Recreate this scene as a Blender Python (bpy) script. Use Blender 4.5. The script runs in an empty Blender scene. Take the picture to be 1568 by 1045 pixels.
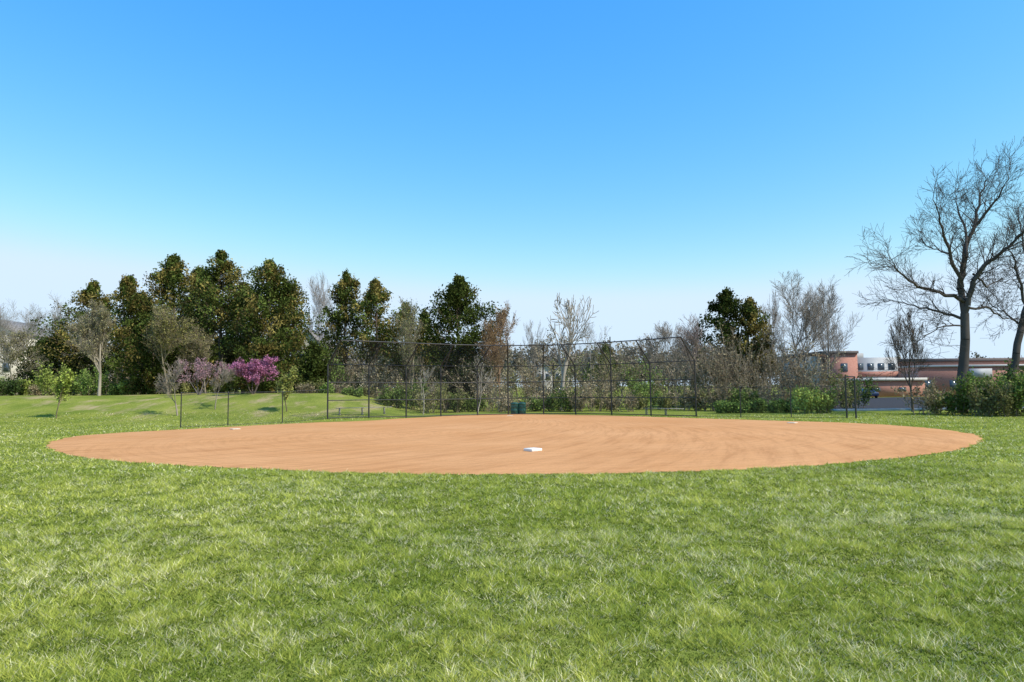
import bpy, math, random
import numpy as np
from mathutils import Matrix, Vector
random.seed(7); NR=np.random.RandomState(11)
scene=bpy.context.scene
F=1045.0; CH=1.86; PITCH=math.atan(74/1045.0); ROLL=math.radians(0.6)

# ---------------------------------------------------------------- camera
f=Vector((0,math.cos(PITCH),math.sin(PITCH))); u=Vector((0,-math.sin(PITCH),math.cos(PITCH))); r=Vector((1,0,0))
u2=u*math.cos(ROLL)+r*math.sin(ROLL); r2=r*math.cos(ROLL)-u*math.sin(ROLL)
cam=bpy.data.cameras.new("camera"); camo=bpy.data.objects.new("camera",cam); scene.collection.objects.link(camo)
camo.matrix_world=Matrix(((r2.x,u2.x,-f.x,0),(r2.y,u2.y,-f.y,0),(r2.z,u2.z,-f.z,CH),(0,0,0,1)))
cam.sensor_width=36; cam.lens=24; cam.clip_start=0.05; cam.clip_end=5000
scene.camera=camo
# survey helpers: sight-line measurements turned into world metres
def sight(px,py):
    v=f*F+r2*(px-784)-u2*(py-522.5); return v
def at(px,py,d):
    v=sight(px,py); k=d/v.y; return (v.x*k,d,CH+v.z*k)
def gnd(px,py):
    v=sight(px,py); k=-CH/v.z; return (v.x*k,v.y*k)
def XW(px,d): return at(px,600,d)[0]

# ---------------------------------------------------------------- world/sun
SE=math.radians(46); SA=math.radians(118)
w=bpy.data.worlds.new("World"); scene.world=w; w.use_nodes=True
nt=w.node_tree; nt.nodes.clear()
sky=nt.nodes.new("ShaderNodeTexSky"); sky.sky_type='NISHITA'; sky.sun_disc=False
sky.sun_elevation=SE; sky.sun_rotation=SA; sky.air_density=1.0; sky.dust_density=0.3; sky.ozone_density=2.0
hs=nt.nodes.new("ShaderNodeHueSaturation"); hs.inputs["Saturation"].default_value=1.15; hs.inputs["Value"].default_value=1.0
mu=nt.nodes.new("ShaderNodeVectorMath"); mu.operation='MULTIPLY'; mu.inputs[1].default_value=(1.85*.15,1.84*.15,2.2*.15)
ga=nt.nodes.new("ShaderNodeGamma"); ga.inputs[1].default_value=1.22
sep=nt.nodes.new("ShaderNodeSeparateXYZ"); com=nt.nodes.new("ShaderNodeCombineXYZ")
nt.links.new(ga.outputs[0],sep.inputs[0])
for i,(k_,e_,mx_) in enumerate(((1.10,1.30,0.70),(0.84,0.68,0.88),(1.06,1.0,1.06))):
    p_=nt.nodes.new("ShaderNodeMath"); p_.operation='POWER'; p_.inputs[1].default_value=e_; nt.links.new(sep.outputs[i],p_.inputs[0])
    q_=nt.nodes.new("ShaderNodeMath"); q_.operation='MULTIPLY'; q_.inputs[1].default_value=k_; nt.links.new(p_.outputs[0],q_.inputs[0])
    c_=nt.nodes.new("ShaderNodeMath"); c_.operation='SMOOTH_MIN'; c_.inputs[1].default_value=mx_; c_.inputs[2].default_value=0.15; nt.links.new(q_.outputs[0],c_.inputs[0]); nt.links.new(c_.outputs[0],com.inputs[i])
m9=nt.nodes.new("ShaderNodeVectorMath"); m9.operation='SCALE'; m9.inputs["Scale"].default_value=1/0.15
bg=nt.nodes.new("ShaderNodeBackground"); bg.inputs[1].default_value=0.15
out=nt.nodes.new("ShaderNodeOutputWorld")
nt.links.new(sky.outputs[0],hs.inputs["Color"]); nt.links.new(hs.outputs[0],mu.inputs[0]); nt.links.new(mu.outputs[0],ga.inputs[0]); nt.links.new(com.outputs[0],m9.inputs[0]); nt.links.new(m9.outputs[0],bg.inputs[0]); nt.links.new(bg.outputs[0],out.inputs[0])
sun=bpy.data.lights.new("sun",'SUN'); sun.energy=5.0; sun.angle=math.radians(0.5); sun.color=(1,0.95,0.85)
so=bpy.data.objects.new("sun",sun); scene.collection.objects.link(so)
sd=Vector((math.sin(SA)*math.cos(SE),math.cos(SA)*math.cos(SE),math.sin(SE)))
so.rotation_euler=sd.to_track_quat('Z','Y').to_euler(); so.location=(30,-20,40)
scene.view_settings.view_transform='Standard'; scene.view_settings.look='None'; scene.view_settings.exposure=0

# ---------------------------------------------------------------- materials
def newmat(name):
    m=bpy.data.materials.new(name); m.use_nodes=True; n=m.node_tree; n.nodes.clear()
    return m,n,n.nodes,n.links
def matsimple(name,col,rough=0.7,var=0.15,scale=3.0,metal=0.0,bump=0.0,spec=0.5):
    m,n,N,L=newmat(name)
    o=N.new("ShaderNodeOutputMaterial"); b=N.new("ShaderNodeBsdfPrincipled")
    b.inputs["Roughness"].default_value=rough; b.inputs["Metallic"].default_value=metal; b.inputs["Specular IOR Level"].default_value=spec
    tc=N.new("ShaderNodeTexCoord"); nz=N.new("ShaderNodeTexNoise"); nz.inputs["Scale"].default_value=scale; nz.inputs["Detail"].default_value=5
    L.new(tc.outputs["Object"],nz.inputs["Vector"])
    mp=N.new("ShaderNodeMapRange"); mp.inputs[1].default_value=0.3; mp.inputs[2].default_value=0.7; mp.inputs[3].default_value=1-var; mp.inputs[4].default_value=1+var
    L.new(nz.outputs[0],mp.inputs[0])
    mx=N.new("ShaderNodeVectorMath"); mx.operation='SCALE'; mx.inputs[0].default_value=col
    L.new(mp.outputs[0],mx.inputs["Scale"]); L.new(mx.outputs[0],b.inputs["Base Color"])
    if bump:
        bp=N.new("ShaderNodeBump"); bp.inputs["Strength"].default_value=bump; bp.inputs["Distance"].default_value=0.02
        L.new(nz.outputs[0],bp.inputs["Height"]); L.new(bp.outputs[0],b.inputs["Normal"])
    L.new(b.outputs[0],o.inputs[0]); return m
def matleaf(name,trans=0.25,rough=0.6):
    m,n,N,L=newmat(name)
    o=N.new("ShaderNodeOutputMaterial"); d=N.new("ShaderNodeBsdfDiffuse"); t=N.new("ShaderNodeBsdfTranslucent"); mx=N.new("ShaderNodeMixShader")
    a=N.new("ShaderNodeAttribute"); a.attribute_name="Col"
    L.new(a.outputs["Color"],d.inputs[0]); L.new(a.outputs["Color"],t.inputs[0])
    mx.inputs[0].default_value=trans; L.new(d.outputs[0],mx.inputs[1]); L.new(t.outputs[0],mx.inputs[2]); L.new(mx.outputs[0],o.inputs[0])
    return m
M_leaf=matleaf("foliage",0.22); M_grass=matleaf("grass_blade",0.35)
M_bark=matleaf("bark_twig",0.0)

# ---------------------------------------------------------------- terrain
def ss(a,b,x):
    t=np.clip((x-a)/(b-a),0,1); return t*t*(3-2*t)
def H(x,y):
    x=np.asarray(x,float); y=np.asarray(y,float)
    bank=1.7*ss(40,56,y+0*x)*ss(-6.5,-15,x)
    lump=0.10*np.sin(x*0.31+1.3)*np.sin(y*0.27)*ss(38,48,y)*ss(-8,-14,x)
    far=ss(400,1500,np.sqrt(x*x+y*y))*6
    return bank+lump+far
def vnoise(x,y,s,seed=0):
    x=np.asarray(x)*s; y=np.asarray(y)*s
    xi=np.floor(x).astype(np.int64); yi=np.floor(y).astype(np.int64); fx=x-xi; fy=y-yi
    fx=fx*fx*(3-2*fx); fy=fy*fy*(3-2*fy)
    def h(a,b):
        n=(a*374761393+b*668265263+seed*1442695041)&0xffffffff
        n=((n^(n>>13))*1274126177)&0xffffffff
        return ((n^(n>>16))&0xffff)/65535.0
    return (h(xi,yi)*(1-fx)+h(xi+1,yi)*fx)*(1-fy)+(h(xi,yi+1)*(1-fx)+h(xi+1,yi+1)*fx)*fy

def mkobj(name,V,Fc,nper,mat,col=None,smooth=False,parent=None):
    me=bpy.data.meshes.new(name); V=np.asarray(V,np.float32); Fc=np.asarray(Fc,np.int32)
    me.vertices.add(len(V)); me.vertices.foreach_set("co",V.ravel())
    nf=len(Fc); me.loops.add(nf*nper); me.loops.foreach_set("vertex_index",Fc.ravel())
    me.polygons.add(nf); me.polygons.foreach_set("loop_start",np.arange(0,nf*nper,nper,dtype=np.int32))
    me.polygons.foreach_set("loop_total",np.full(nf,nper,np.int32))
    if smooth: me.polygons.foreach_set("use_smooth",np.ones(nf,bool))
    if col is not None:
        a=me.color_attributes.new("Col",'FLOAT_COLOR','POINT')
        c=np.ones((len(V),4),np.float32); c[:,:3]=col; a.data.foreach_set("color",c.ravel())
    me.materials.append(mat); me.update(calc_edges=True)
    o=bpy.data.objects.new(name,me); scene.collection.objects.link(o)
    if parent: o.parent=parent
    return o
def empty(name):
    o=bpy.data.objects.new(name,None); scene.collection.objects.link(o); return o

# ground grid
def axis(lo,hi,fine,lo2,hi2,coarse):
    a=np.arange(lo,hi,fine); 
    b=[];x=hi;st=fine
    while x<hi2: b.append(x); st*=1.25; x+=st
    b.append(hi2); c=[];x=lo;st=fine
    while x>lo2: st*=1.25; x-=st; c.append(max(x,lo2))
    return np.array(sorted(set(c))+list(a)+b)
gx=axis(-60,60,1.0,-2500,2500,0); gy=axis(-5,90,1.0,-2000,3000,0)
GX,GY=np.meshgrid(gx,gy); GZ=H(GX,GY)
V=np.stack([GX.ravel(),GY.ravel(),GZ.ravel()],1)
nx=len(gx); ny=len(gy); I=np.arange(nx*ny).reshape(ny,nx)
Fc=np.stack([I[:-1,:-1].ravel(),I[:-1,1:].ravel(),I[1:,1:].ravel(),I[1:,:-1].ravel()],1)
m,n,N,L=newmat("lawn")
o=N.new("ShaderNodeOutputMaterial"); b=N.new("ShaderNodeBsdfDiffuse"); tc=N.new("ShaderNodeTexCoord")
def noise(vec,scale,det=6,ro=0.6):
    z=N.new("ShaderNodeTexNoise"); z.inputs["Scale"].default_value=scale; z.inputs["Detail"].default_value=det; z.inputs["Roughness"].default_value=ro
    L.new(vec,z.inputs["Vector"]); return z.outputs[0]
def ramp(fac,stops):
    c=N.new("ShaderNodeValToRGB"); L.new(fac,c.inputs[0]); e=c.color_ramp.elements
    while len(e)<len(stops): e.new(0.5)
    for k,(p,cc) in enumerate(stops): e[k].position=p; e[k].color=(*cc,1)
    return c.outputs[0]
def mixc(a,bb,fac,mode='MIX'):
    x=N.new("ShaderNodeMix"); x.data_type='RGBA'; x.blend_type=mode
    if isinstance(fac,float): x.inputs[0].default_value=fac
    else: L.new(fac,x.inputs[0])
    L.new(a,x.inputs[6]); L.new(bb,x.inputs[7]); return x.outputs[2]
fine=ramp(noise(tc.outputs["Object"],14,8,0.75),[(0.3,(0.09,0.12,0.018)),(0.5,(0.20,0.235,0.042)),(0.68,(0.34,0.34,0.10))])
big=ramp(noise(tc.outputs["Object"],0.35,5,0.6),[(0.35,(0.72,0.80,0.7)),(0.65,(1.25,1.15,1.2))])
lawn=mixc(fine,big,1.0,'MULTIPLY')
mpg=N.new("ShaderNodeMapping"); mpg.inputs["Scale"].default_value=(0.5,0.2,1); L.new(tc.outputs["Object"],mpg.inputs[0])
bare=ramp(noise(mpg.outputs[0],1.0,8,0.7),[(0.50,(0,0,0)),(0.64,(0.9,0.9,0.9))])
sx=N.new("ShaderNodeSeparateXYZ"); L.new(tc.outputs["Object"],sx.inputs[0])
mr=N.new("ShaderNodeMapRange"); mr.inputs[1].default_value=0.06; mr.inputs[2].default_value=0.35; L.new(sx.outputs[2],mr.inputs[0])
ml=N.new("ShaderNodeMath"); ml.operation='MULTIPLY'; L.new(bare,ml.inputs[0]); L.new(mr.outputs[0],ml.inputs[1])
soil=N.new("ShaderNodeRGB"); soil.outputs[0].default_value=(0.40,0.30,0.17,1)
c=mixc(lawn,soil.outputs[0],ml.outputs[0]); L.new(c,b.inputs[0])
bp=N.new("ShaderNodeBump"); bp.inputs["Strength"].default_value=0.6; bp.inputs["Distance"].default_value=0.05
L.new(noise(tc.outputs["Object"],9,6,0.7),bp.inputs["Height"]); L.new(bp.outputs[0],b.inputs["Normal"])
L.new(b.outputs[0],o.inputs[0])
mkobj("ground",V,Fc,4,m,smooth=True)

# ---------------------------------------------------------------- infield dirt
pts_img=[(800,727),(1000,724),(1200,716),(1350,704),(1450,692),(1500,677),(1490,665),(1400,654),(1300,648),(1200,645),(1065,641),(935,637),(830,635),(740,635),(640,640),(560,644),(430,650),(300,657),(170,664),(100,671),(72,683),(110,697),(200,708),(400,719),(600,726)]
P=np.array([gnd(*p) for p in pts_img])
def catmull(P,k=10):
    out=[];n=len(P)
    for i in range(n):
        p0,p1,p2,p3=P[i-1],P[i],P[(i+1)%n],P[(i+2)%n]
        for t in np.arange(k)/k:
            out.append(0.5*((2*p1)+(-p0+p2)*t+(2*p0-5*p1+4*p2-p3)*t*t+(-p0+3*p1-3*p2+p3)*t**3))
    return np.array(out)
DP=catmull(P,16)
DP=DP+ (NR.rand(len(DP),2)-0.5)*0.20
cen=DP.mean(0)
rings=[1.0,0.985,0.93,0.8,0.6,0.4,0.2]
V=[];q=[]
nn=len(DP)
for k,s in enumerate(rings):
    qq=cen+(DP-cen)*s; z=0.004+ (0.0 if k==0 else 0.02)*np.ones(nn)
    V.append(np.column_stack([qq,z]))
V.append(np.array([[cen[0],cen[1],0.024]])); V=np.concatenate(V)
for k in range(len(rings)-1):
    for i in range(nn):
        j=(i+1)%nn; q.append((k*nn+i,k*nn+j,(k+1)*nn+j,(k+1)*nn+i))
for i in range(0,nn,2):
    k=len(rings)-1; q.append((k*nn+i,k*nn+(i+1)%nn,k*nn+(i+2)%nn,(k+1)*nn))
m,n,N,L=newmat("infield_clay")
o=N.new("ShaderNodeOutputMaterial"); b=N.new("ShaderNodeBsdfPrincipled"); b.inputs["Roughness"].default_value=0.95; b.inputs["Specular IOR Level"].default_value=0.05; tc=N.new("ShaderNodeTexCoord")
base=ramp(noise(tc.outputs["Object"],0.2,6,0.6),[(0.3,(0.585,0.28,0.115)),(0.7,(0.67,0.345,0.158))])
gr=ramp(noise(tc.outputs["Object"],25,6,0.8),[(0.3,(0.80,0.78,0.74)),(0.7,(1.1,1.1,1.1))])
c=mixc(base,gr,1.0,'MULTIPLY')
# drag-mat marks: polar streaks fanning out from home plate
def polar(cx_,cy_,ka,kr,swirl):
    mpw=N.new("ShaderNodeMapping"); mpw.inputs["Location"].default_value=(-cx_,-cy_,0); L.new(tc.outputs["Object"],mpw.inputs[0])
    sp=N.new("ShaderNodeSeparateXYZ"); L.new(mpw.outputs[0],sp.inputs[0])
    neg=N.new("ShaderNodeMath"); neg.operation='MULTIPLY'; neg.inputs[1].default_value=-1; L.new(sp.outputs[1],neg.inputs[0])
    at3=N.new("ShaderNodeMath"); at3.operation='ARCTAN2'; L.new(sp.outputs[0],at3.inputs[0]); L.new(neg.outputs[0],at3.inputs[1])
    ln=N.new("ShaderNodeVectorMath"); ln.operation='LENGTH'; L.new(mpw.outputs[0],ln.inputs[0])
    sw=N.new("ShaderNodeMath"); sw.operation='MULTIPLY_ADD'; sw.inputs[1].default_value=swirl; L.new(ln.outputs["Value"],sw.inputs[0]); L.new(at3.outputs[0],sw.inputs[2])
    cb=N.new("ShaderNodeCombineXYZ")
    m1=N.new("ShaderNodeMath"); m1.operation='MULTIPLY'; m1.inputs[1].default_value=ka; L.new(sw.outputs[0],m1.inputs[0]); L.new(m1.outputs[0],cb.inputs[0])
    m2=N.new("ShaderNodeMath"); m2.operation='MULTIPLY'; m2.inputs[1].default_value=kr; L.new(ln.outputs["Value"],m2.inputs[0]); L.new(m2.outputs[0],cb.inputs[1])
    return cb.outputs[0]
rk=ramp(noise(polar(-0.5,50,30,0.12,0.02),1.8,7,0.75),[(0.36,(0.82,0.78,0.75)),(0.5,(1,1,1)),(0.66,(1.08,1.08,1.08))])
c=mixc(c,rk,0.9,'MULTIPLY')
rk2=ramp(noise(polar(0,30,2.0,2.2,0.0),2.2,5,0.65),[(0.38,(0.86,0.84,0.82)),(0.55,(1.02,1.02,1.02))])
c=mixc(c,rk2,0.6,'MULTIPLY'); L.new(c,b.inputs[0])
bp=N.new("ShaderNodeBump"); bp.inputs["Strength"].default_value=0.7; bp.inputs["Distance"].default_value=0.025
L.new(noise(tc.outputs["Object"],12,8,0.75),bp.inputs["Height"]); L.new(bp.outputs[0],b.inputs["Normal"])
L.new(b.outputs[0],o.inputs[0])
mkobj("infield_dirt",V,q,4,m,smooth=True)

def inpoly(x,y,poly):
    ins=np.zeros(len(x),bool); n=len(poly)
    for i in range(n):
        x1,y1=poly[i]; x2,y2=poly[(i+1)%n]
        if y1==y2: continue
        c=((y1>y)!=(y2>y)); c&=(x<(x2-x1)*(y-y1)/(y2-y1)+x1); ins^=c
    return ins

# ---------------------------------------------------------------- grass blades
def band(d0,d1,dens,wd,ht):
    wid=lambda d:1.62*d+4
    area=(0.81*(d1*d1-d0*d0)+4*(d1-d0)); n=int(area*dens)
    d=d0+(d1-d0)*NR.rand(int(n*1.6)); k=NR.rand(len(d))<wid(d)/wid(d1); d=d[k][:n]
    x=(NR.rand(len(d))-0.5)*wid(d); return x,d,np.full(len(d),wd),np.full(len(d),ht)
B=[band(3.2,6,6500,0.0065,0.042),band(6,10,3600,0.009,0.046),band(10,16,1500,0.013,0.052),band(16,28,330,0.022,0.05),band(28,46,100,0.03,0.055)]
x=np.concatenate([b_[0] for b_ in B]); y=np.concatenate([b_[1] for b_ in B]); wd=np.concatenate([b_[2] for b_ in B]); ht=np.concatenate([b_[3] for b_ in B])
keep=~inpoly(x,y,DP); x,y,wd,ht=x[keep],y[keep],wd[keep],ht[keep]
n=len(x); a=NR.rand(n)*2*math.pi; la=NR.rand(n)*2*math.pi
wx=x+0.25*vnoise(x,y,3,31); wy=y+0.25*vnoise(x,y,3,32)
cl=vnoise(wx,wy,4.0,1)*0.3+vnoise(wx,wy,8.0,2)*0.35+vnoise(wx,wy,19.0,21)*0.35; cl=np.clip((cl-0.5)*2.2+0.5,0,1)
lo=vnoise(x,y,0.25,3)*0.4+vnoise(x,y,0.9,4)*0.3+vnoise(x,y,2.3,44)*0.3
hh=ht*(0.45+0.7*NR.rand(n))*(0.2+1.5*cl); lean=hh*(0.4+1.4*NR.rand(n))
z=H(x,y)
bx=np.cos(a)*wd*0.5; by=np.sin(a)*wd*0.5
v0=np.stack([x-bx,y-by,z],1); v1=np.stack([x+bx,y+by,z],1); v2=np.stack([x+np.cos(la)*lean,y+np.sin(la)*lean,z+hh],1)
V=np.stack([v0,v1,v2],1).reshape(-1,3); Fc=np.arange(3*n).reshape(n,3)
G1=np.array([0.225,0.305,0.036]); G2=np.array([0.47,0.475,0.105]); ST=np.array([0.80,0.74,0.46]); DK=np.array([0.06,0.10,0.014])
t=np.clip(lo*1.3-0.2+0.4*(NR.rand(n)-0.5)+0.7*(cl-0.5),0,1)[:,None]
col=G1*(1-t)+G2*t
stp=vnoise(x*0.45,y*1.8,0.9,7)
r1=NR.rand(n); s=r1<(0.05+0.14*ss(0.5,0.95,stp)+0.10*ss(0.5,0.9,vnoise(x,y,2.2,9))+0.35*ss(0.6,0.9,vnoise(wx,wy,12.0,12)))
s|=NR.rand(n)<0.34*np.exp(-((y-(9.6+0.12*(x-6)))/0.35)**2)*ss(2.5,5,x)
s|=NR.rand(n)<0.34*np.exp(-((y-(7.2-0.05*(x-5)))/0.2)**2)*ss(3,5,x)
col[s]=ST*(0.65+0.5*NR.rand(s.sum()))[:,None]
s=(r1>0.97-0.6*ss(0.6,0.1,cl)); col[s]=DK  # low blades between clumps coloured dark as painted shade, plus a few at random
col*=((0.75+0.5*NR.rand(n))*(0.74+0.5*cl)*(0.87+0.26*lo))[:,None]  # random tone per blade; clump factor paints shade into the gaps
mkobj("grass",V,Fc,3,M_grass,col=np.repeat(col,3,0))

# ---------------------------------------------------------------- segments -> tubes
def tubes(S,k=4):
    S=np.asarray(S,float); p0=S[:,0:3]; p1=S[:,3:6]; r0=S[:,6]; r1=S[:,7]
    t=p1-p0; ln=np.linalg.norm(t,axis=1,keepdims=True)+1e-9; t=t/ln
    ref=np.where(np.abs(t[:,2:3])>0.9,np.array([[1.0,0,0]]),np.array([[0,0,1.0]]))
    uu=np.cross(t,ref); uu/=np.linalg.norm(uu,axis=1,keepdims=True)+1e-9; vv=np.cross(t,uu)
    an=np.arange(k)*2*math.pi/k
    ca=np.cos(an)[None,:,None]; sa=np.sin(an)[None,:,None]
    ring=uu[:,None,:]*ca+vv[:,None,:]*sa
    A=p0[:,None,:]+ring*r0[:,None,None]; Bv=p1[:,None,:]+ring*r1[:,None,None]
    V=np.concatenate([A,Bv],1).reshape(-1,3); n=len(S); base=(np.arange(n)*2*k)[:,None]
    i=np.arange(k); j=(i+1)%k
    Fq=np.stack([base+i,base+j,base+j+k,base+i+k],2).reshape(-1,4)
    return V,Fq
def leaves(C,size,asp,cols,upbias=0.0,rs=NR):
    n=len(C); d=rs.randn(n,3); d[:,2]+=upbias; d/=np.linalg.norm(d,axis=1,keepdims=True)+1e-9
    e=np.cross(d,rs.randn(n,3)); e/=np.linalg.norm(e,axis=1,keepdims=True)+1e-9
    sz=size*(0.6+0.8*rs.rand(n))[:,None]
    a=C-d*sz*0.5*asp; c=C+d*sz*0.5*asp; l=C+e*sz*0.5; r_=C-e*sz*0.5
    V=np.stack([a,l,c,r_],1).reshape(-1,3); Fq=np.arange(4*n).reshape(n,4)
    return V,Fq,np.repeat(cols,4,0)
def segobj(name,S,barkcol,parent=None,thick=0.05):
    S=np.asarray(S,float); big=S[:,6]>thick
    Vs=[];Fs=[];off=0
    for mask,k in ((big,8),(~big,3)):
        if mask.any():
            V,Fq=tubes(S[mask],k); Vs.append(V); Fs.append(Fq+off); off+=len(V)
    V=np.concatenate(Vs); Fq=np.concatenate(Fs)
    nz=0.7+0.6*vnoise(V[:,0]*3+V[:,1]*2,V[:,2]*1.5,1.5,5)
    return V,Fq,np.array(barkcol)[None,:]*nz[:,None]
def build(name,S,barkcol,leaf=None):
    V,Fq,c=segobj(name,S,barkcol)
    if leaf is None:
        return mkobj(name,V,Fq,4,M_bark,col=c)
    V2,F2,c2=leaf
    o=mkobj(name,np.concatenate([V,V2]),np.concatenate([Fq,F2+len(V)]),4,M_bark,col=np.concatenate([c,c2]))
    o.data.materials.append(M_leaf)
    mi=np.zeros(len(Fq)+len(F2),np.int32); mi[len(Fq):]=1; o.data.polygons.foreach_set("material_index",mi)
    return o
U=random.uniform
def norm(d):
    l=math.sqrt(d[0]**2+d[1]**2+d[2]**2)+1e-9; return (d[0]/l,d[1]/l,d[2]/l)
def grow(S,p,d,Ln,rad,lvl,mx,wob=0.22,up=0.08,kids=5,spread=0.9,ratio=0.6,rmin=0.006,start=0.25):
    ns=5 if lvl==0 else (4 if lvl<mx else 2)
    q=p; rr=rad
    for i in range(ns):
        d=norm((d[0]+U(-wob,wob),d[1]+U(-wob,wob),d[2]+U(-wob,wob)*0.7+up))
        q2=(q[0]+d[0]*Ln/ns,q[1]+d[1]*Ln/ns,q[2]+d[2]*Ln/ns)
        r2_=max(rad*(1-0.72*(i+1)/ns),rmin)
        S.append((*q,*q2,rr,r2_,lvl)); q=q2; rr=r2_
        if lvl<mx and (i+1)/ns>=start:
            kk=kids/(ns*(1-start)+0.5); c=int(kk)+(1 if random.random()<kk-int(kk) else 0)
            for _ in range(c):
                a=U(0,6.283); s=spread*U(0.6,1.2)
                x_=math.cos(a)*s; y_=math.sin(a)*s
                if abs(d[2])<0.9: ux=norm((d[1],-d[0],0))
                else: ux=(1,0,0)
                vx=(d[1]*ux[2]-d[2]*ux[1],d[2]*ux[0]-d[0]*ux[2],d[0]*ux[1]-d[1]*ux[0])
                nd=norm((d[0]+ux[0]*x_+vx[0]*y_,d[1]+ux[1]*x_+vx[1]*y_,d[2]+ux[2]*x_+vx[2]*y_))
                grow(S,q,nd,Ln*ratio*U(0.7,1.15)*(1.15-0.4*(i/ns)),max(rr*0.62,rmin),lvl+1,mx,wob,up,kids,spread,ratio,rmin,0.2)
def zs(x_,y_): return float(H(x_,y_))

def bare_tree(px,d,topy,spread=0.8,mx=4,rad=None,col=(0.20,0.17,0.14),name="bare_tree",lean=0,kids=5.5,leafn=0,leafcol=None,trunkfrac=0.62,rmin=0.008,lsize=0.08,stems=0,hw=None):
    x0=XW(px,d); z0=zs(x0,d)-0.1; top=at(px,topy,d)[2]; h=top-z0
    S=[]; rad=rad or h*0.018
    if stems:
        for s_ in range(stems):
            a=6.283*s_/stems+U(-.4,.4); grow(S,(x0,d,z0),norm((math.cos(a)*U(.3,.7),math.sin(a)*U(.3,.7),1)),h*0.75,rad*0.7,1,mx,wob=0.2,up=0.05,kids=kids,spread=spread,ratio=0.55,rmin=rmin,start=0.3)
    else:
        grow(S,(x0,d,z0),norm((lean,0,1)),h*trunkfrac,rad,0,mx,wob=0.16,up=0.10,kids=kids,spread=spread,ratio=0.58,rmin=rmin,start=0.35)
    A=np.array(S); zt=A[:,5].max(); k=h/(zt-z0)   # fit measured height (and width)
    kx=k
    if hw: kx=(hw/F*d)/max(1e-3,np.percentile(np.hypot(A[:,3]-x0,A[:,4]-d),96))
    for a_,b_,kk in ((0,x0,kx),(1,d,kx),(2,z0,k),(3,x0,kx),(4,d,kx),(5,z0,k)): A[:,a_]=b_+(A[:,a_]-b_)*kk
    leaf=None
    if leafn:
        B_=A[A[:,8]>=mx-1]; idx=NR.randint(0,len(B_),leafn); t=NR.rand(leafn,1)
        C=B_[idx,0:3]*(1-t)+B_[idx,3:6]*t+NR.randn(leafn,3)*0.08
        lc=np.array(leafcol)[None,:]*(0.6+0.8*NR.rand(leafn,1)); leaf=leaves(C,lsize,1.5,lc)
    return build(name,A,col,leaf)

def cedar(px,d,topy,hwpx,brown=0.3,dens=1.0,name="cedar_tree",low=0.04,dark=1.0,shape=0.42,pw=2.0):
    x0=XW(px,d); z0=zs(x0,d)-0.1; h=at(px,topy,d)[2]-z0; R=hwpx/F*d
    S=[]; q=(x0,d,z0); rr=h*0.018
    for i in range(8):
        q2=(q[0]+U(-.1,.1),q[1]+U(-.1,.1),z0+h*0.96*(i+1)/8); S.append((*q,*q2,rr*(1-i/8.3),rr*(1-(i+1)/8.3),0)); q=q2
    C=[];K=[];nb=int(105*dens*max(1,h/11)*max(1,R/2.6))
    lobes=[(U(0,6.28),U(0.7,1.5),U(0.3,0.85)) for _ in range(8)]
    for i in range(nb):
        t=low+(1-low)*(random.random()**0.8)
        prof=(min(1,(t-low+0.15)/shape)**0.6)*max(0,1-max(0,(t-shape)/(1-shape))**pw)**0.8
        a=U(0,6.283); f_=1.0
        for (la_,s_,tt) in lobes:
            f_+= (s_-0.95)*max(0,math.cos(a-la_))*math.exp(-((t-tt)/0.12)**2)*1.1
        Lb=R*max(prof,0.08)*U(0.6,1.12)*f_
        rise=Lb*U(0.1,0.8)
        hz=z0+h*t-rise*0.7
        p0=(x0,d,max(hz,z0+0.3)); p1=(x0+math.cos(a)*Lb,d+math.sin(a)*Lb,min(p0[2]+rise,z0+h))
        S.append((*p0,*p1,0.035,0.012,1))
        br=random.random()<brown
        tone=U(0.5,1.45)
        for s_ in (0.4,0.7,0.95):
            if random.random()<0.15: continue
            nl=int(44*(0.6+0.7*random.random())); sg=0.16+0.035*Lb
            c0=np.array(p0)*(1-s_)+np.array(p1)*s_
            pts=c0+NR.randn(nl,3)*np.array([sg,sg,sg*1.15]); C.append(pts)
            base=np.array([0.23,0.185,0.055]) if br else np.array([0.092,0.12,0.028])
            K.append(base[None,:]*tone*dark*(0.5+1.0*NR.rand(nl,1)))
    for _ in range(6):
        a=U(0,6.28); rr_=U(0,0.3)*R; zt=z0+h*U(0.88,1.0)
        nl=34; tt=NR.rand(nl,1); c0=np.array([x0+math.cos(a)*rr_,d+math.sin(a)*rr_,zt-1.0])
        C.append(c0+np.array([0,0,1.0])*tt+NR.randn(nl,3)*0.12*(1.2-tt)); K.append(np.array([0.12,0.13,0.033])[None,:]*dark*(0.6+0.8*NR.rand(nl,1)))
    C=np.concatenate(C); K=np.concatenate(K); C[:,2]=np.maximum(C[:,2],z0+0.15)
    return build(name,S,(0.16,0.12,0.09),leaves(C,0.135,1.9,K,0.4))

# --- cedars (measured bearing, distance, top, half width)
cedar(192,70,424,42,0.4,pw=1.6); cedar(138,74,436,48,0.5,1.0,pw=1.5); cedar(215,80,450,40,0.4)
cedar(262,72,394,50,0.35,1.1,pw=1.8); cedar(300,80,412,44,0.4,pw=1.7)
cedar(335,70,389,50,0.4,1.1,pw=2.0); cedar(412,68,403,58,0.35,1.15,pw=2.6); cedar(440,76,440,36,0.4)
cedar(232,62,490,40,0.15,0.9,dark=0.75,low=0.0); cedar(372,78,436,44,0.4,pw=1.6); cedar(290,64,500,34,0.3,0.8,low=0.0,dark=0.8)
cedar(530,72,419,46,0.4,1.05,pw=1.6); cedar(575,70,432,42,0.5,1.0,pw=1.8)
cedar(620,76,466,30,0.5,0.7,pw=1.2); cedar(703,66,426,54,0.04,1.3,dark=0.65,pw=1.9)
cedar(650,74,478,30,0.4,0.7,pw=1.3)
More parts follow.
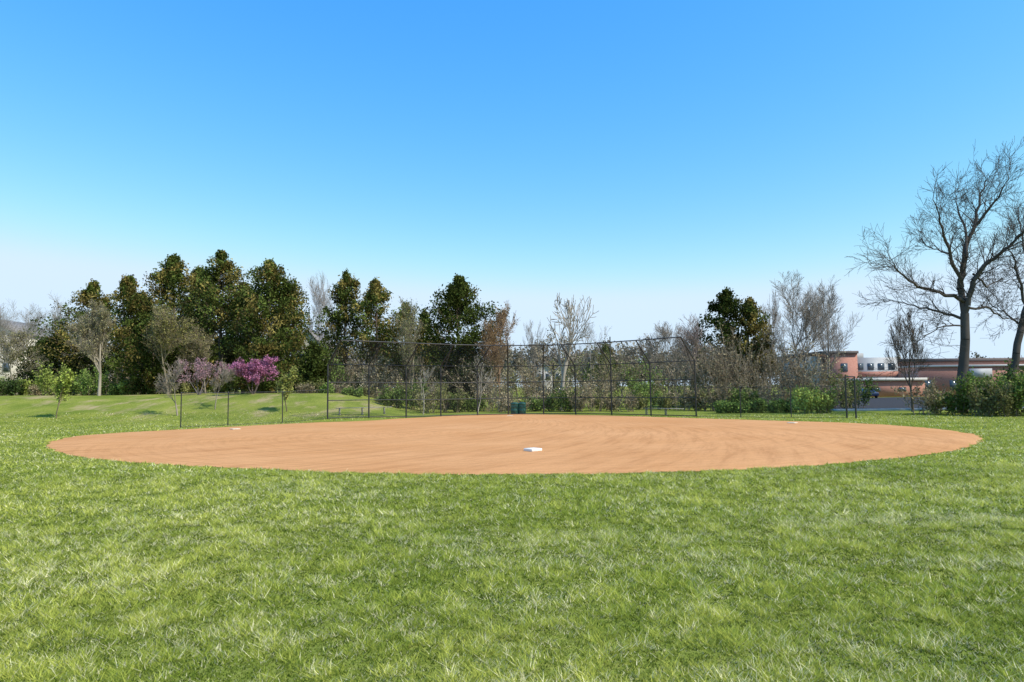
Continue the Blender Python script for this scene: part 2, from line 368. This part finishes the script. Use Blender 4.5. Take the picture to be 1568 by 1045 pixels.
cedar(1116,66,448,42,0.05,1.2,dark=0.5,pw=2.4); cedar(1152,66,462,34,0.8,0.9,pw=2.0)
cedar(478,62,530,32,0.05,0.8,dark=0.7,low=0.0); cedar(90,75,512,40,0.1,0.8,dark=0.65,low=0.0); cedar(60,78,525,34,0.1,0.8,dark=0.65,low=0.0)
cedar(400,64,520,40,0.3,0.7,low=0.0,dark=0.8); cedar(928,90,528,16,0.3,0.5)

# --- budding and bare deciduous trees
bare_tree(152,56,455,0.8,4,0.14,(0.30,0.26,0.20),kids=7.5,leafn=6500,leafcol=(0.30,0.27,0.14),name="budding_tree",trunkfrac=0.75,hw=52)
bare_tree(258,60,465,0.75,4,0.11,(0.27,0.22,0.15),kids=6.5,leafn=5500,leafcol=(0.27,0.25,0.09),name="budding_tree",trunkfrac=0.72,hw=42)
bare_tree(315,62,500,0.75,4,0.09,(0.28,0.23,0.17),kids=6,leafn=3000,leafcol=(0.25,0.22,0.10),name="budding_tree",trunkfrac=0.7,hw=35)
bare_tree(25,66,500,0.75,4,0.09,(0.28,0.24,0.18),kids=6,leafn=4000,leafcol=(0.25,0.23,0.11),name="budding_tree",trunkfrac=0.7,hw=44)
bare_tree(765,64,458,0.6,4,0.14,(0.30,0.20,0.13),kids=7,leafn=4500,leafcol=(0.30,0.20,0.10),name="budding_tree",trunkfrac=0.75,hw=34)
bare_tree(486,90,410,0.6,4,0.16,(0.34,0.30,0.27),kids=6.5,trunkfrac=0.75,hw=34)
bare_tree(628,62,452,0.6,4,0.12,(0.28,0.24,0.19),kids=6,leafn=3500,leafcol=(0.22,0.22,0.10),name="budding_tree",trunkfrac=0.75)
bare_tree(858,58,450,0.9,3,0.22,(0.36,0.32,0.27),kids=6,rmin=0.024,hw=48)
bare_tree(905,74,480,0.7,4,0.14,(0.30,0.27,0.24),kids=4.5,hw=26)
bare_tree(815,70,488,0.7,4,0.12,(0.30,0.27,0.24),kids=4.5,hw=26)
bare_tree(1225,62,418,0.8,4,0.2,(0.27,0.235,0.20),kids=7,rmin=0.010,hw=58)
bare_tree(1275,75,424,0.8,4,0.2,(0.28,0.245,0.21),kids=6.5,rmin=0.011,hw=50)
bare_tree(1178,70,442,0.6,4,0.14,(0.24,0.20,0.16),kids=6,trunkfrac=0.75,hw=30)
bare_tree(1055,80,478,0.8,4,0.16,(0.28,0.22,0.195),kids=6.5,hw=42,rmin=0.012); bare_tree(1025,90,492,0.8,4,0.16,(0.28,0.235,0.20),kids=6,rmin=0.012)
bare_tree(1092,64,520,0.8,4,0.1,(0.24,0.19,0.14),kids=6)
bare_tree(1396,48,470,0.6,4,0.10,(0.12,0.10,0.085),kids=6.5,trunkfrac=0.8,hw=36)
bare_tree(30,95,458,0.8,4,0.2,(0.33,0.30,0.27),kids=7,hw=50); bare_tree(-20,90,455,0.8,4,0.2,(0.30,0.27,0.24),kids=6)
bare_tree(85,95,446,0.8,4,0.2,(0.33,0.30,0.27),kids=7,hw=45)
bare_tree(648,52,560,0.7,3,0.05,(0.4,0.36,0.3),kids=5); bare_tree(731,52,545,0.7,3,0.05,(0.4,0.36,0.3),kids=5)
bare_tree(273,45,545,0.8,4,0.06,(0.30,0.25,0.2),kids=5,name="sapling",trunkfrac=0.75); bare_tree(330,47,552,0.8,4,0.05,(0.30,0.25,0.2),kids=5,name="sapling",trunkfrac=0.75)
# redbuds
bare_tree(388,54,545,0.9,4,0.08,(0.13,0.10,0.09),kids=4,leafn=6000,leafcol=(0.46,0.18,0.31),name="redbud_tree",lsize=0.085,stems=5,hw=38)
bare_tree(305,56,545,0.9,4,0.08,(0.2,0.17,0.16),kids=4,leafn=2400,leafcol=(0.40,0.24,0.27),name="redbud_tree",lsize=0.075,stems=5,hw=36)
# small green trees
bare_tree(88,44,566,0.8,3,0.05,(0.2,0.16,0.1),kids=6,leafn=1500,leafcol=(0.32,0.38,0.08),name="young_green_tree",lsize=0.09,trunkfrac=0.7,hw=20)
bare_tree(440,46,560,0.8,3,0.05,(0.2,0.16,0.1),kids=6,leafn=1500,leafcol=(0.30,0.31,0.085),name="young_green_tree",lsize=0.09,trunkfrac=0.75,hw=18)

# --- big oak at the right, limbs surveyed one by one
def big_tree(limbs,d0,col,name):
    S=[]
    for (path,dd,r0_,r1_,lv) in limbs:
        n_=len(path); prev=None
        for i,(a_,b_) in enumerate(path):
            dep=d0+dd*(i/(n_-1))
            p=at(a_,b_,dep); 
            if i==0 and lv==0: p=(p[0],p[1],-0.1)
            rr=r0_+(r1_-r0_)*i/(n_-1)
            if prev is not None:
                m_=4; q=prev[0]
                for k in range(m_):
                    t=(k+1)/m_; e=0 if k==m_-1 else 0.09
                    q2=tuple(prev[0][c_]*(1-t)+p[c_]*t+U(-e,e) for c_ in range(3))
                    ra=prev[1]*(1-k/m_)+rr*k/m_; rb=prev[1]*(1-t)+rr*t
                    S.append((*q,*q2,ra,rb,lv)); 
                    if lv>0 and (i>1 or k>0):
                        dv=norm(tuple(q2[c_]-q[c_] for c_ in range(3)))
                        for _ in range(random.choice((1,2,2))):
                            nd=norm((dv[0]+U(-.9,.9),dv[1]+U(-.9,.9),dv[2]+U(-.5,.9)))
                            grow(S,q2,nd,U(0.9,2.1),min(0.045,max(rb*0.42,0.018)),2,4,0.25,0.05,4.3,0.8,0.6,0.0085,0.2)
                    q=q2
            prev=(p,rr)
        dv=norm(tuple(S[-1][3+c_]-S[-1][c_] for c_ in range(3)))
        if lv>0:
            grow(S,prev[0],dv,1.6,r1_,2,4,0.2,0.05,4.0,0.7,0.6,0.0085,0.1)
    return build(name,S,col)
OK_=(0.085,0.075,0.068)
big_tree([
 ([(1474,632),(1475,560),(1477,480)],0,0.33,0.25,0),
 ([(1477,480),(1470,430),(1477,385),(1493,345),(1500,305),(1510,275)],1.5,0.22,0.03,1),
 ([(1477,480),(1490,430),(1515,400),(1545,378),(1575,350)],-2.0,0.19,0.05,1),
 ([(1473,440),(1455,390),(1443,350),(1428,306)],-2.0,0.13,0.03,1),
 ([(1476,462),(1440,448),(1405,440),(1378,418),(1362,400)],-3.0,0.13,0.025,1),
 ([(1477,490),(1440,478),(1400,468),(1365,460)],2.5,0.10,0.02,1),
 ([(1480,395),(1478,350),(1466,318),(1462,295)],3.0,0.10,0.02,1),
 ([(1495,345),(1522,310),(1544,275)],-1.5,0.10,0.025,1),
 ([(1478,475),(1510,470),(1535,488),(1562,492)],3.0,0.09,0.02,1),
 ([(1477,500),(1445,500),(1415,515),(1395,535)],-2.0,0.06,0.015,1),
 ([(1490,420),(1510,440),(1530,430),(1560,440)],3.0,0.07,0.015,1),
 ([(1455,390),(1430,382),(1408,368)],1.5,0.06,0.02,1),
],44,OK_,"oak_tree")
big_tree([
 ([(1545,632),(1550,570),(1562,510),(1572,470)],0,0.26,0.2,0),
 ([(1572,470),(1590,420),(1595,360),(1610,300)],2,0.18,0.03,1),
 ([(1572,470),(1558,425),(1552,395),(1540,370)],-1,0.10,0.03,1),
 ([(1566,500),(1540,480),(1520,470),(1505,450)],2,0.07,0.02,1),
 ([(1572,470),(1610,440),(1650,420)],0,0.14,0.03,1),
 ([(1585,430),(1570,390),(1562,350),(1558,320)],2,0.09,0.02,1),
],47,OK_,"oak_tree")

# ---------------------------------------------------------------- thicket (undergrowth) : one object
def thicket(name,specs,seed):
    random.seed(seed); S=[];C=[];K=[]
    for (px,d,topy,wpx,kind) in specs:
        x0=XW(px,d); z0=zs(x0,d)-0.05; h=max(at(px,topy,d)[2]-z0,0.6); R=wpx/F*d
        ns=int(5+R*2.4)
        T=[]
        for _ in range(ns):
            a=U(0,6.28); rr=R*math.sqrt(random.random())*0.7
            grow(T,(x0+math.cos(a)*rr,d+math.sin(a)*rr*0.8,z0),norm((math.cos(a)*0.35,math.sin(a)*0.35,1)),h*U(0.5,0.85),0.03,2,4,0.2,0.06,4,0.55,0.55,0.009,0.1)
        S+=T; A=np.array(T)
        spec={'brown':((0.30,0.245,0.15),2.0,0.09),'olive':((0.25,0.25,0.095),4,0.10),'green':((0.16,0.225,0.055),7,0.11),'bright':((0.30,0.36,0.085),7,0.10),'dark':((0.055,0.085,0.026),9,0.12)}[kind]
        nl=int(len(A)*spec[1]*0.8); idx=NR.randint(0,len(A),nl); t=NR.rand(nl,1)
        c_=A[idx,0:3]*(1-t)+A[idx,3:6]*t+NR.randn(nl,3)*0.13; C.append(c_)
        cc=np.array(spec[0])*U(0.6,1.35); K.append(cc[None,:]*(0.5+1.0*NR.rand(nl,1)))
    C=np.concatenate(C); K=np.concatenate(K); 
    return build(name,S,(0.26,0.21,0.155),leaves(C,0.10,1.6,K))
random.seed(3)
sp=[]
for px in range(-60,470,17):
    sp.append((px+U(-6,6),U(62,72),U(560,592),U(16,26),random.choice(['green','olive','brown','bright','dark','green'])))
for px in range(470,1090,17):
    sp.append((px+U(-6,6),U(54,60),U(578,612),U(12,22),random.choice(['brown','green','olive','brown','green'])))
    sp.append((px+U(-6,6),U(62,70),U(542,580),U(14,22),random.choice(['brown','brown','green','olive','brown'])))
for px in range(1085,1310,16):
    sp.append((px+U(-6,6),U(52,56),U(585,604),U(14,24),random.choice(['brown','green','olive'])))
    sp.append((px+U(-6,6),U(58,64),U(515,562) if px<1250 else U(560,585),U(14,24) if px<1250 else 12,random.choice(['brown','brown','olive'])))
thicket("thicket",sp,5)
sp=[]
for px in range(1225,1275,18): sp.append((px,47,U(600,606),14,'bright'))
for px in range(1105,1215,25): sp.append((px,49,U(612,622),14,'green'))
thicket("green_shrub",sp,6)
thicket("brown_shrub",[(1410,43,582,20,'brown'),(1432,44,590,14,'brown'),(1440,43,605,14,'olive')],8)
thicket("evergreen_shrub",[(1468,42,596,18,'green'),(1498,41,582,22,'green'),(1530,41,575,24,'olive'),(1560,40,572,26,'green'),(1590,40,570,26,'green'),(1625,41,570,26,'green'),(1515,44,574,22,'green'),(1550,44,566,22,'dark'),(1500,40,600,20,'olive'),(1545,39.5,598,22,'olive')],9)
# distant treeline
random.seed(12)
S=[];C=[];K=[]
for px in list(range(-120,1320,16))+list(range(1320,1750,26)):
    d=U(125,160) if px<1250 else U(170,200); x0=XW(px,d); h=at(px,U(532,556) if px<1240 else U(552,562),d)[2]
    T=[]; grow(T,(x0,d,0),(0,0,1),h*0.7,0.16,1,4,0.16,0.08,6,0.8,0.58,0.03,0.1)
    S+=T; A=np.array(T); nl=len(A)*2; idx=NR.randint(0,len(A),nl)
    C.append(A[idx,3:6]+NR.randn(nl,3)*0.5); K.append(np.array([0.26,0.225,0.165])[None,:]*U(0.8,1.2)*(0.6+0.8*NR.rand(nl,1)))
build("distant_trees",S,(0.24,0.21,0.18),leaves(np.concatenate(C),0.35,1.4,np.concatenate(K)))

# ---------------------------------------------------------------- fences
M_post=matsimple("black_painted_pipe",(0.025,0.025,0.025),0.5,0.2)
M_wire=matsimple("chain_link_wire",(0.05,0.05,0.05),0.6,0.1,metal=0.0,spec=0.3)
def lerp(a_,b_,t): return tuple(a_[i]*(1-t)+b_[i]*t for i in range(3))
def panel(W,a0,b0,b1,a1,sp_=0.085,rw=0.003):
    w_=math.dist(a0,b0); h_=math.dist(a0,a1)
    def pt(u_,v_): 
        return lerp(lerp(a0,b0,u_/w_),lerp(a1,b1,u_/w_),v_/h_)
    for sgn in (1,-1):
        c_=-h_ if sgn==1 else 0.0
        end=w_ if sgn==1 else w_+h_
        while c_<end:
            if sgn==1: v0_=max(0,-c_); v1_=min(h_,w_-c_)
            else: v0_=max(0,c_-w_); v1_=min(h_,c_)
            if v1_-v0_>0.03:
                p=pt(c_+sgn*v0_,v0_); q=pt(c_+sgn*v1_,v1_); W.append((*p,*q,rw,rw,0))
            c_+=sp_*1.414
PX=[(502,43),(565,44.8),(622,46.6),(675,48.2),(731,49.6),(778,50.2),(832,50.2),(881,49.5),(936,48),(996,45.8),(1065,43.2)]
bp_=[(XW(a_,b_),b_) for a_,b_ in PX]
S=[];W=[];tops=[];post=[];HS=[]
for i,(x_,y_) in enumerate(bp_):
    z_=zs(x_,y_)
    # hood arms lean toward the field, perpendicular-ish to each wing
    if x_<-1: dx,dy=0.75,-0.66
    elif x_>3: dx,dy=-0.78,-0.62
    else: dx,dy=0.0,-1.0
    HP=3.55
    post.append(((x_,y_,z_),(x_,y_,HP))); tops.append((x_+dx*1.35,y_+dy*1.35,5.0)); HS.append(HP)
for (a_,b_),t in zip(post,tops):
    S.append((*a_,*b_,0.05,0.05,0)); S.append((*b_,*t,0.042,0.042,0)); 
    k=lerp(a_,b_,0.72); S.append((*k,*lerp(b_,t,0.75),0.028,0.028,0))
for i in range(len(post)-1):
    A0,A1=post[i]; B0,B1=post[i+1]
    for t in (0.02,0.34,0.67,1.0): S.append((*lerp(A0,A1,t),*lerp(B0,B1,t),0.028,0.028,0))
    S.append((*tops[i],*tops[i+1],0.036,0.036,0))
    panel(W,A0,B0,B1,A1); panel(W,A1,B1,tops[i+1],tops[i])
for k in (5,8):
    tp=post[k][0]; S.append((tp[0],tp[1]+0.12,3.1,tp[0],tp[1]+0.12,5.5,0.045,0.04,0))
root=empty("backstop_fence"); V,Fq=tubes(S,8); mkobj("frame",V,Fq,4,M_post,parent=root,smooth=True)
V,Fq=tubes(W,3); mkobj("chain_link_mesh",V,Fq,4,M_wire,parent=root)
def lowfence(pts,h=1.85,name="chain_link_fence"):
    S=[];W=[];prev=None
    for (x_,y_) in pts:
        z_=zs(x_,y_); a_=(x_,y_,z_-0.05); b_=(x_,y_,z_+h); S.append((*a_,*b_,0.03,0.03,0)); S.append((x_,y_,z_+h,x_,y_,z_+h+0.06,0.04,0.01,0))
        if prev:
            S.append((*prev[1],*b_,0.014,0.014,0)); S.append((*lerp(prev[0],prev[1],0.05),*lerp(a_,b_,0.05),0.01,0.01,0)); panel(W,prev[0],a_,b_,prev[1],0.09,0.002)
        prev=(a_,b_)
    root=empty(name); V,Fq=tubes(S,8); mkobj("frame",V,Fq,4,M_post,parent=root,smooth=True); V,Fq=tubes(W,3); mkobj("chain_link_mesh",V,Fq,4,M_wire,parent=root)
lowfence([bp_[0],(XW(433,40.5),40.5),(XW(350,38.5),38.5),(XW(278,36.5),36.5)])
lowfence([bp_[-1],(XW(1133,41.7),41.7),(XW(1210,40.5),40.5),(XW(1295,39.5),39.5)])
x_=XW(1309,39.3); x9=XW(1295,39.5); S=[(x_,39.3,0,x_,39.3,2.4,0.05,0.05,0),(x9,39.5,0,x9,39.5,2.4,0.05,0.05,0),(x_,39.3,2.38,x9,39.5,2.38,0.03,0.03,0),(x_,39.3,1.2,x9,39.5,1.2,0.02,0.02,0)]
V,Fq=tubes(S,8); mkobj("fence_gate",V,Fq,4,M_post)

# ---------------------------------------------------------------- boxes
def box(name,x0,x1,y0,y1,z0,z1,mat,parent=None,bev=0.0):
    V=[(x0,y0,z0),(x1,y0,z0),(x1,y1,z0),(x0,y1,z0),(x0,y0,z1),(x1,y0,z1),(x1,y1,z1),(x0,y1,z1)]
    Fq=[(0,3,2,1),(4,5,6,7),(0,1,5,4),(1,2,6,5),(2,3,7,6),(3,0,4,7)]
    o=mkobj(name,V,Fq,4,mat,parent=parent)
    if bev:
        mo=o.modifiers.new("bevel",'BEVEL'); mo.width=bev; mo.segments=3
    return o
M_alu=matsimple("weathered_aluminium",(0.33,0.31,0.28),0.7,0.2,metal=0.2); M_white=matsimple("white_rubber",(0.80,0.77,0.70),0.6,0.08,8); M_dusty=matsimple("dusty_rubber",(0.66,0.55,0.42),0.7,0.15,8)
for (px,py) in ((816,692),(360,658.5),(1213,649)):
    x_,y_=gnd(px,py); mid=px==816
    o=box("softball_base",-0.2,0.2,-0.2,0.2,0,0.085 if mid else 0.045,M_white if mid else M_dusty,bev=0.02); o.location=(x_,y_,0.02); o.rotation_euler=(0,0,math.radians(38 if mid else 45))
x_,y_=gnd(781,637.5)
V=[(0,0.25,0),(-.21,.0,0),(-.21,-.22,0),(.21,-.22,0),(.21,0,0)]; me=bpy.data.meshes.new("home_plate"); me.from_pydata([(a_,b_,0.03) for a_,b_,c_ in V]+[(a_,b_,0.0) for a_,b_,c_ in V],[],[(0,1,2,3,4)]+[(i,(i+1)%5,(i+1)%5+5,i+5) for i in range(5)]); me.materials.append(M_dusty)
o=bpy.data.objects.new("home_plate",me); o.location=(x_,y_,0.022); scene.collection.objects.link(o)
def bench(xa,ya,xb,yb):
    root=empty("players_bench"); L_=math.hypot(xb-xa,yb-ya); ang_=math.atan2(yb-ya,xb-xa)
    parts=[("seat",0,L_,-0.13,0.13,0.43,0.47)]
    for k in range(int(L_/1.6)+1):
        xx=0.2+k*1.55
        if xx>L_-0.1: break
        parts+= [("leg_%d"%k,xx,xx+0.05,-0.1,-0.05,0,0.43),("back_leg_%d"%k,xx,xx+0.05,0.05,0.1,0,0.43),("foot_%d"%k,xx-0.003,xx+0.053,-0.18,0.18,0,0.04)]
    for p in parts: box(*p,M_alu,parent=root)
    root.location=(xa,ya,zs(xa,ya)); root.rotation_euler=(0,0,ang_)
bench(XW(515,45.2),45.2,XW(600,47.2),47.2); bench(XW(985,47.8),47.8,XW(1045,45.6),45.6)
M_green=matsimple("green_painted_steel",(0.02,0.12,0.09),0.45,0.15)
for px in (788,799):
    x_=XW(px,51.0); prof=[(0,0),(0.26,0),(0.29,0.03),(0.29,0.28),(0.305,0.30),(0.29,0.32),(0.29,0.56),(0.305,0.58),(0.29,0.60),(0.29,0.76),(0.31,0.78),(0.31,0.81),(0.2,0.88),(0,0.9)]
    k=20; V=[];Fq=[]
    for (r_,z_) in prof:
        for i in range(k): V.append((max(r_,0.001)*math.cos(i*6.2832/k),max(r_,0.001)*math.sin(i*6.2832/k),z_))
    for j in range(len(prof)-1):
        for i in range(k): Fq.append((j*k+i,j*k+(i+1)%k,(j+1)*k+(i+1)%k,(j+1)*k+i))
    o=mkobj("trash_can",V,Fq,4,M_green,smooth=True); o.location=(x_,51.0,0)

# ---------------------------------------------------------------- school building
def brickmat(name,c1,c2,mortar,scale):
    m,n,N,L=newmat(name)
    o=N.new("ShaderNodeOutputMaterial"); b=N.new("ShaderNodeBsdfPrincipled"); b.inputs["Roughness"].default_value=0.9
    tc=N.new("ShaderNodeTexCoord"); mp=N.new("ShaderNodeMapping"); mp.inputs["Rotation"].default_value=(math.radians(90),0,0)
    bt=N.new("ShaderNodeTexBrick"); bt.inputs["Scale"].default_value=scale; bt.inputs["Color1"].default_value=(*c1,1); bt.inputs["Color2"].default_value=(*c2,1); bt.inputs["Mortar"].default_value=(*mortar,1)
    L.new(tc.outputs["Object"],mp.inputs[0]); L.new(mp.outputs[0],bt.inputs[0]); L.new(bt.outputs[0],b.inputs[0]); L.new(b.outputs[0],o.inputs[0]); return m
M_brick=brickmat("red_brick",(0.34,0.125,0.085),(0.40,0.165,0.115),(0.38,0.28,0.24),2.0)
M_panel=matsimple("pale_wall_panel",(0.33,0.335,0.34),0.6,0.06,0.5); M_fascia=matsimple("pale_fascia",(0.48,0.46,0.43),0.7,0.05)
M_glass=matsimple("window_glass",(0.06,0.08,0.10),0.15,0.2); M_roof=matsimple("dark_roof",(0.10,0.08,0.075),0.8,0.15); M_tan=matsimple("tan_wall",(0.42,0.38,0.32),0.8,0.08)
M_unit=matsimple("rooftop_metal",(0.30,0.30,0.30),0.6,0.08)
sc=empty("school_building"); X=lambda px:XW(px,114)
def zz(py): return CH+(590-py)/F*114
box("upper_brick_wing",X(1281),X(1322),115.5,135,0,zz(540),M_brick,sc)
box("upper_side_wall",X(1266),X(1281)-0.003,118,134,0,zz(542),M_tan,sc)
box("upper_wing_cap",X(1264),X(1323),115.2,135.3,zz(540)+0.003,zz(536),M_roof,sc)
box("upper_panel_wing",X(1322)+0.003,X(1392),117,136,0,zz(546),M_panel,sc)
box("upper_panel_brick_base",X(1322)+0.003,X(1392),116.92,116.995,zz(576),zz(568),M_brick,sc)
box("rooftop_unit",X(1326),X(1372),124,133,zz(546)+0.003,zz(536),M_unit,sc)
for k in range(4):
    a_=X(1328)+k*1.8; box("window_%d"%k,a_,a_+1.05,116.93,117.2,zz(565),zz(555),M_glass,sc)
box("wing_upper_window",X(1296),X(1306),115.43,115.7,zz(568),zz(555),M_glass,sc)
box("entrance_block",X(1296),X(1400),111,116.9,0,zz(583),M_brick,sc)
box("entrance_fascia",X(1262),X(1402),110.6,116.91,zz(583)+0.003,zz(579),M_fascia,sc)
for k in range(2):
    a_=X(1322)+k*4.2; box("entrance_window_%d"%k,a_,a_+1.2,110.92,111.2,0.9,zz(593),M_glass,sc)
box("entrance_door",X(1300),X(1308),110.9,111.2,0.0,2.3,M_glass,sc)
box("right_wing",X(1402)+0.01,X(1700),113,140,0,zz(563),M_brick,sc)
box("right_wing_cap",X(1401),X(1702),112.7,140.3,zz(563)+0.003,zz(560),M_fascia,sc)
box("gym_block",X(1422),X(1650),122,150,zz(560)+0.01,zz(552),M_brick,sc)
box("gym_roof",X(1420),X(1652),121.7,150.3,zz(552)+0.003,zz(547),M_roof,sc)
box("wall_panel",X(1478),X(1512),112.6,112.99,zz(580),zz(566),M_panel,sc)
for k in range(7):
    a_=X(1410)+k*4.2
    if X(1474)<a_+1.6 and a_<X(1514): continue
    box("wing_window_%d"%k,a_,a_+1.4,112.95,113.2,1.0,2.6,M_glass,sc)

# houses
M_siding=matsimple("cream_siding",(0.62,0.57,0.48),0.8,0.05); M_shingle=matsimple("roof_shingle",(0.22,0.20,0.19),0.9,0.15)
def house(px0,px1,d,eave,ridge,dep=9,sid=M_siding):
    x0=XW(px0,d); x1=XW(px1,d); ze=at(px0,eave,d)[2]; zr=at(px0,ridge,d)[2]; root=empty("house")
    z0=zs(x0,d)-0.3
    box("walls",x0,x1,d,d+dep,z0,ze,sid,root)
    xm=(x0+x1)/2; e=0.35
    V=[(x0,d,ze),(x1,d,ze),(xm,d,zr),(x0,d+dep,ze),(x1,d+dep,ze),(xm,d+dep,zr)]
    me=bpy.data.meshes.new("gable"); me.from_pydata(V,[],[(0,1,2),(5,4,3)]); me.materials.append(sid); o=bpy.data.objects.new("gable",me); scene.collection.objects.link(o); o.parent=root
    k=(zr-ze)/(xm-x0)
    Vr=[(x0-e,d-e,ze-e*k),(xm,d-e,zr),(xm,d+dep+e,zr),(x0-e,d+dep+e,ze-e*k),(x1+e,d-e,ze-e*k),(x1+e,d+dep+e,ze-e*k)]
    Vr=[(a_,b_,c_+0.02) for a_,b_,c_ in Vr]; Vr2=[(a_,b_,c_+0.18) for a_,b_,c_ in Vr]
    mkobj("roof",Vr+Vr2,[(6,7,8,9),(7,10,11,8),(0,3,2,1),(1,2,5,4),(0,1,7,6),(1,4,10,7),(3,9,8,2),(2,8,11,5),(0,6,9,3),(4,5,11,10)],4,M_shingle,parent=root)
    nw=max(2,int((x1-x0)/2.4))
    zf=z0+1.2; fl=0
    while zf+1.4<ze:
        for i in range(nw):
            c_=x0+(i+0.5)*(x1-x0)/nw
            box("window_frame_%d_%d"%(fl,i),c_-0.55,c_+0.55,d-0.04,d-0.005,zf-0.08,zf+1.38,M_fascia,root); box("window_%d_%d"%(fl,i),c_-0.45,c_+0.45,d-0.06,d-0.043,zf,zf+1.3,M_glass,root)
        zf+=2.8; fl+=1
house(450,492,88,530,506); house(500,548,92,562,540); house(-60,22,105,512,490); house(822,846,140,568,556,sid=M_fascia); house(850,872,140,570,560); house(716,745,130,562,552,sid=M_tan)

# ---------------------------------------------------------------- parking lot, sidewalk, car
M_asph=matsimple("asphalt",(0.05,0.05,0.055),1.0,0.2,6,bump=0.2,spec=0.05); M_kerb=matsimple("concrete",(0.45,0.44,0.41),0.9,0.1,spec=0.1)
V=[(24,52,0.004),(120,52,0.004),(120,108,0.004),(24,108,0.004)]; mkobj("parking_lot",V,[(0,1,2,3)],4,M_asph)
box("sidewalk",24,120,50.6,52,-0.05,0.13,M_kerb)
def car(x_,y_,mat,rot=0):
    root=empty("parked_car")
    prof=[(-2.2,0.35),(-2.25,0.6),(-2.2,0.85),(-1.35,0.95),(-0.75,1.38),(0.7,1.42),(1.45,0.98),(2.1,0.88),(2.25,0.65),(2.2,0.35)]
    n_=len(prof); V=[]
    for s in (-1,1):
        for (a_,b_) in prof: V.append((a_,s*(0.88 if b_<1.1 else 0.68),b_))
    me=bpy.data.meshes.new("body"); me.from_pydata(V,[],[tuple(range(n_)),tuple(range(2*n_-1,n_-1,-1))]+[(i,i+n_,(i+1)%n_+n_,(i+1)%n_) for i in range(n_)]); me.materials.append(mat)
    o=bpy.data.objects.new("body",me); scene.collection.objects.link(o); o.parent=root; mo=o.modifiers.new("b",'BEVEL'); mo.width=0.05; mo.segments=2
    for s in (-1,1):
        V=[(-1.15,s*0.885,0.99),(1.25,s*0.885,1.0),(0.65,s*0.71,1.35),(-0.7,s*0.71,1.33)]; me=bpy.data.meshes.new("window"); me.from_pydata(V,[],[(0,1,2,3)]); me.materials.append(M_glass); o=bpy.data.objects.new("side_window",me); scene.collection.objects.link(o); o.parent=root
    for a_ in (-1.4,1.35):
        for s in (-1,1):
            V,Fq=tubes([(a_,s*0.72,0.33,a_,s*0.92,0.33,0.33,0.33,0),(a_,s*0.92,0.33,a_,s*0.921,0.33,0.33,0.001,0)],16); mkobj("wheel",V,Fq,4,M_post,parent=root)
    root.location=(x_,y_,0.01); root.rotation_euler=(0,0,rot)
M_blue=matsimple("dark_blue_car_paint",(0.015,0.03,0.08),0.35,0.05)
car(XW(1326,102),102,M_blue,math.radians(85))
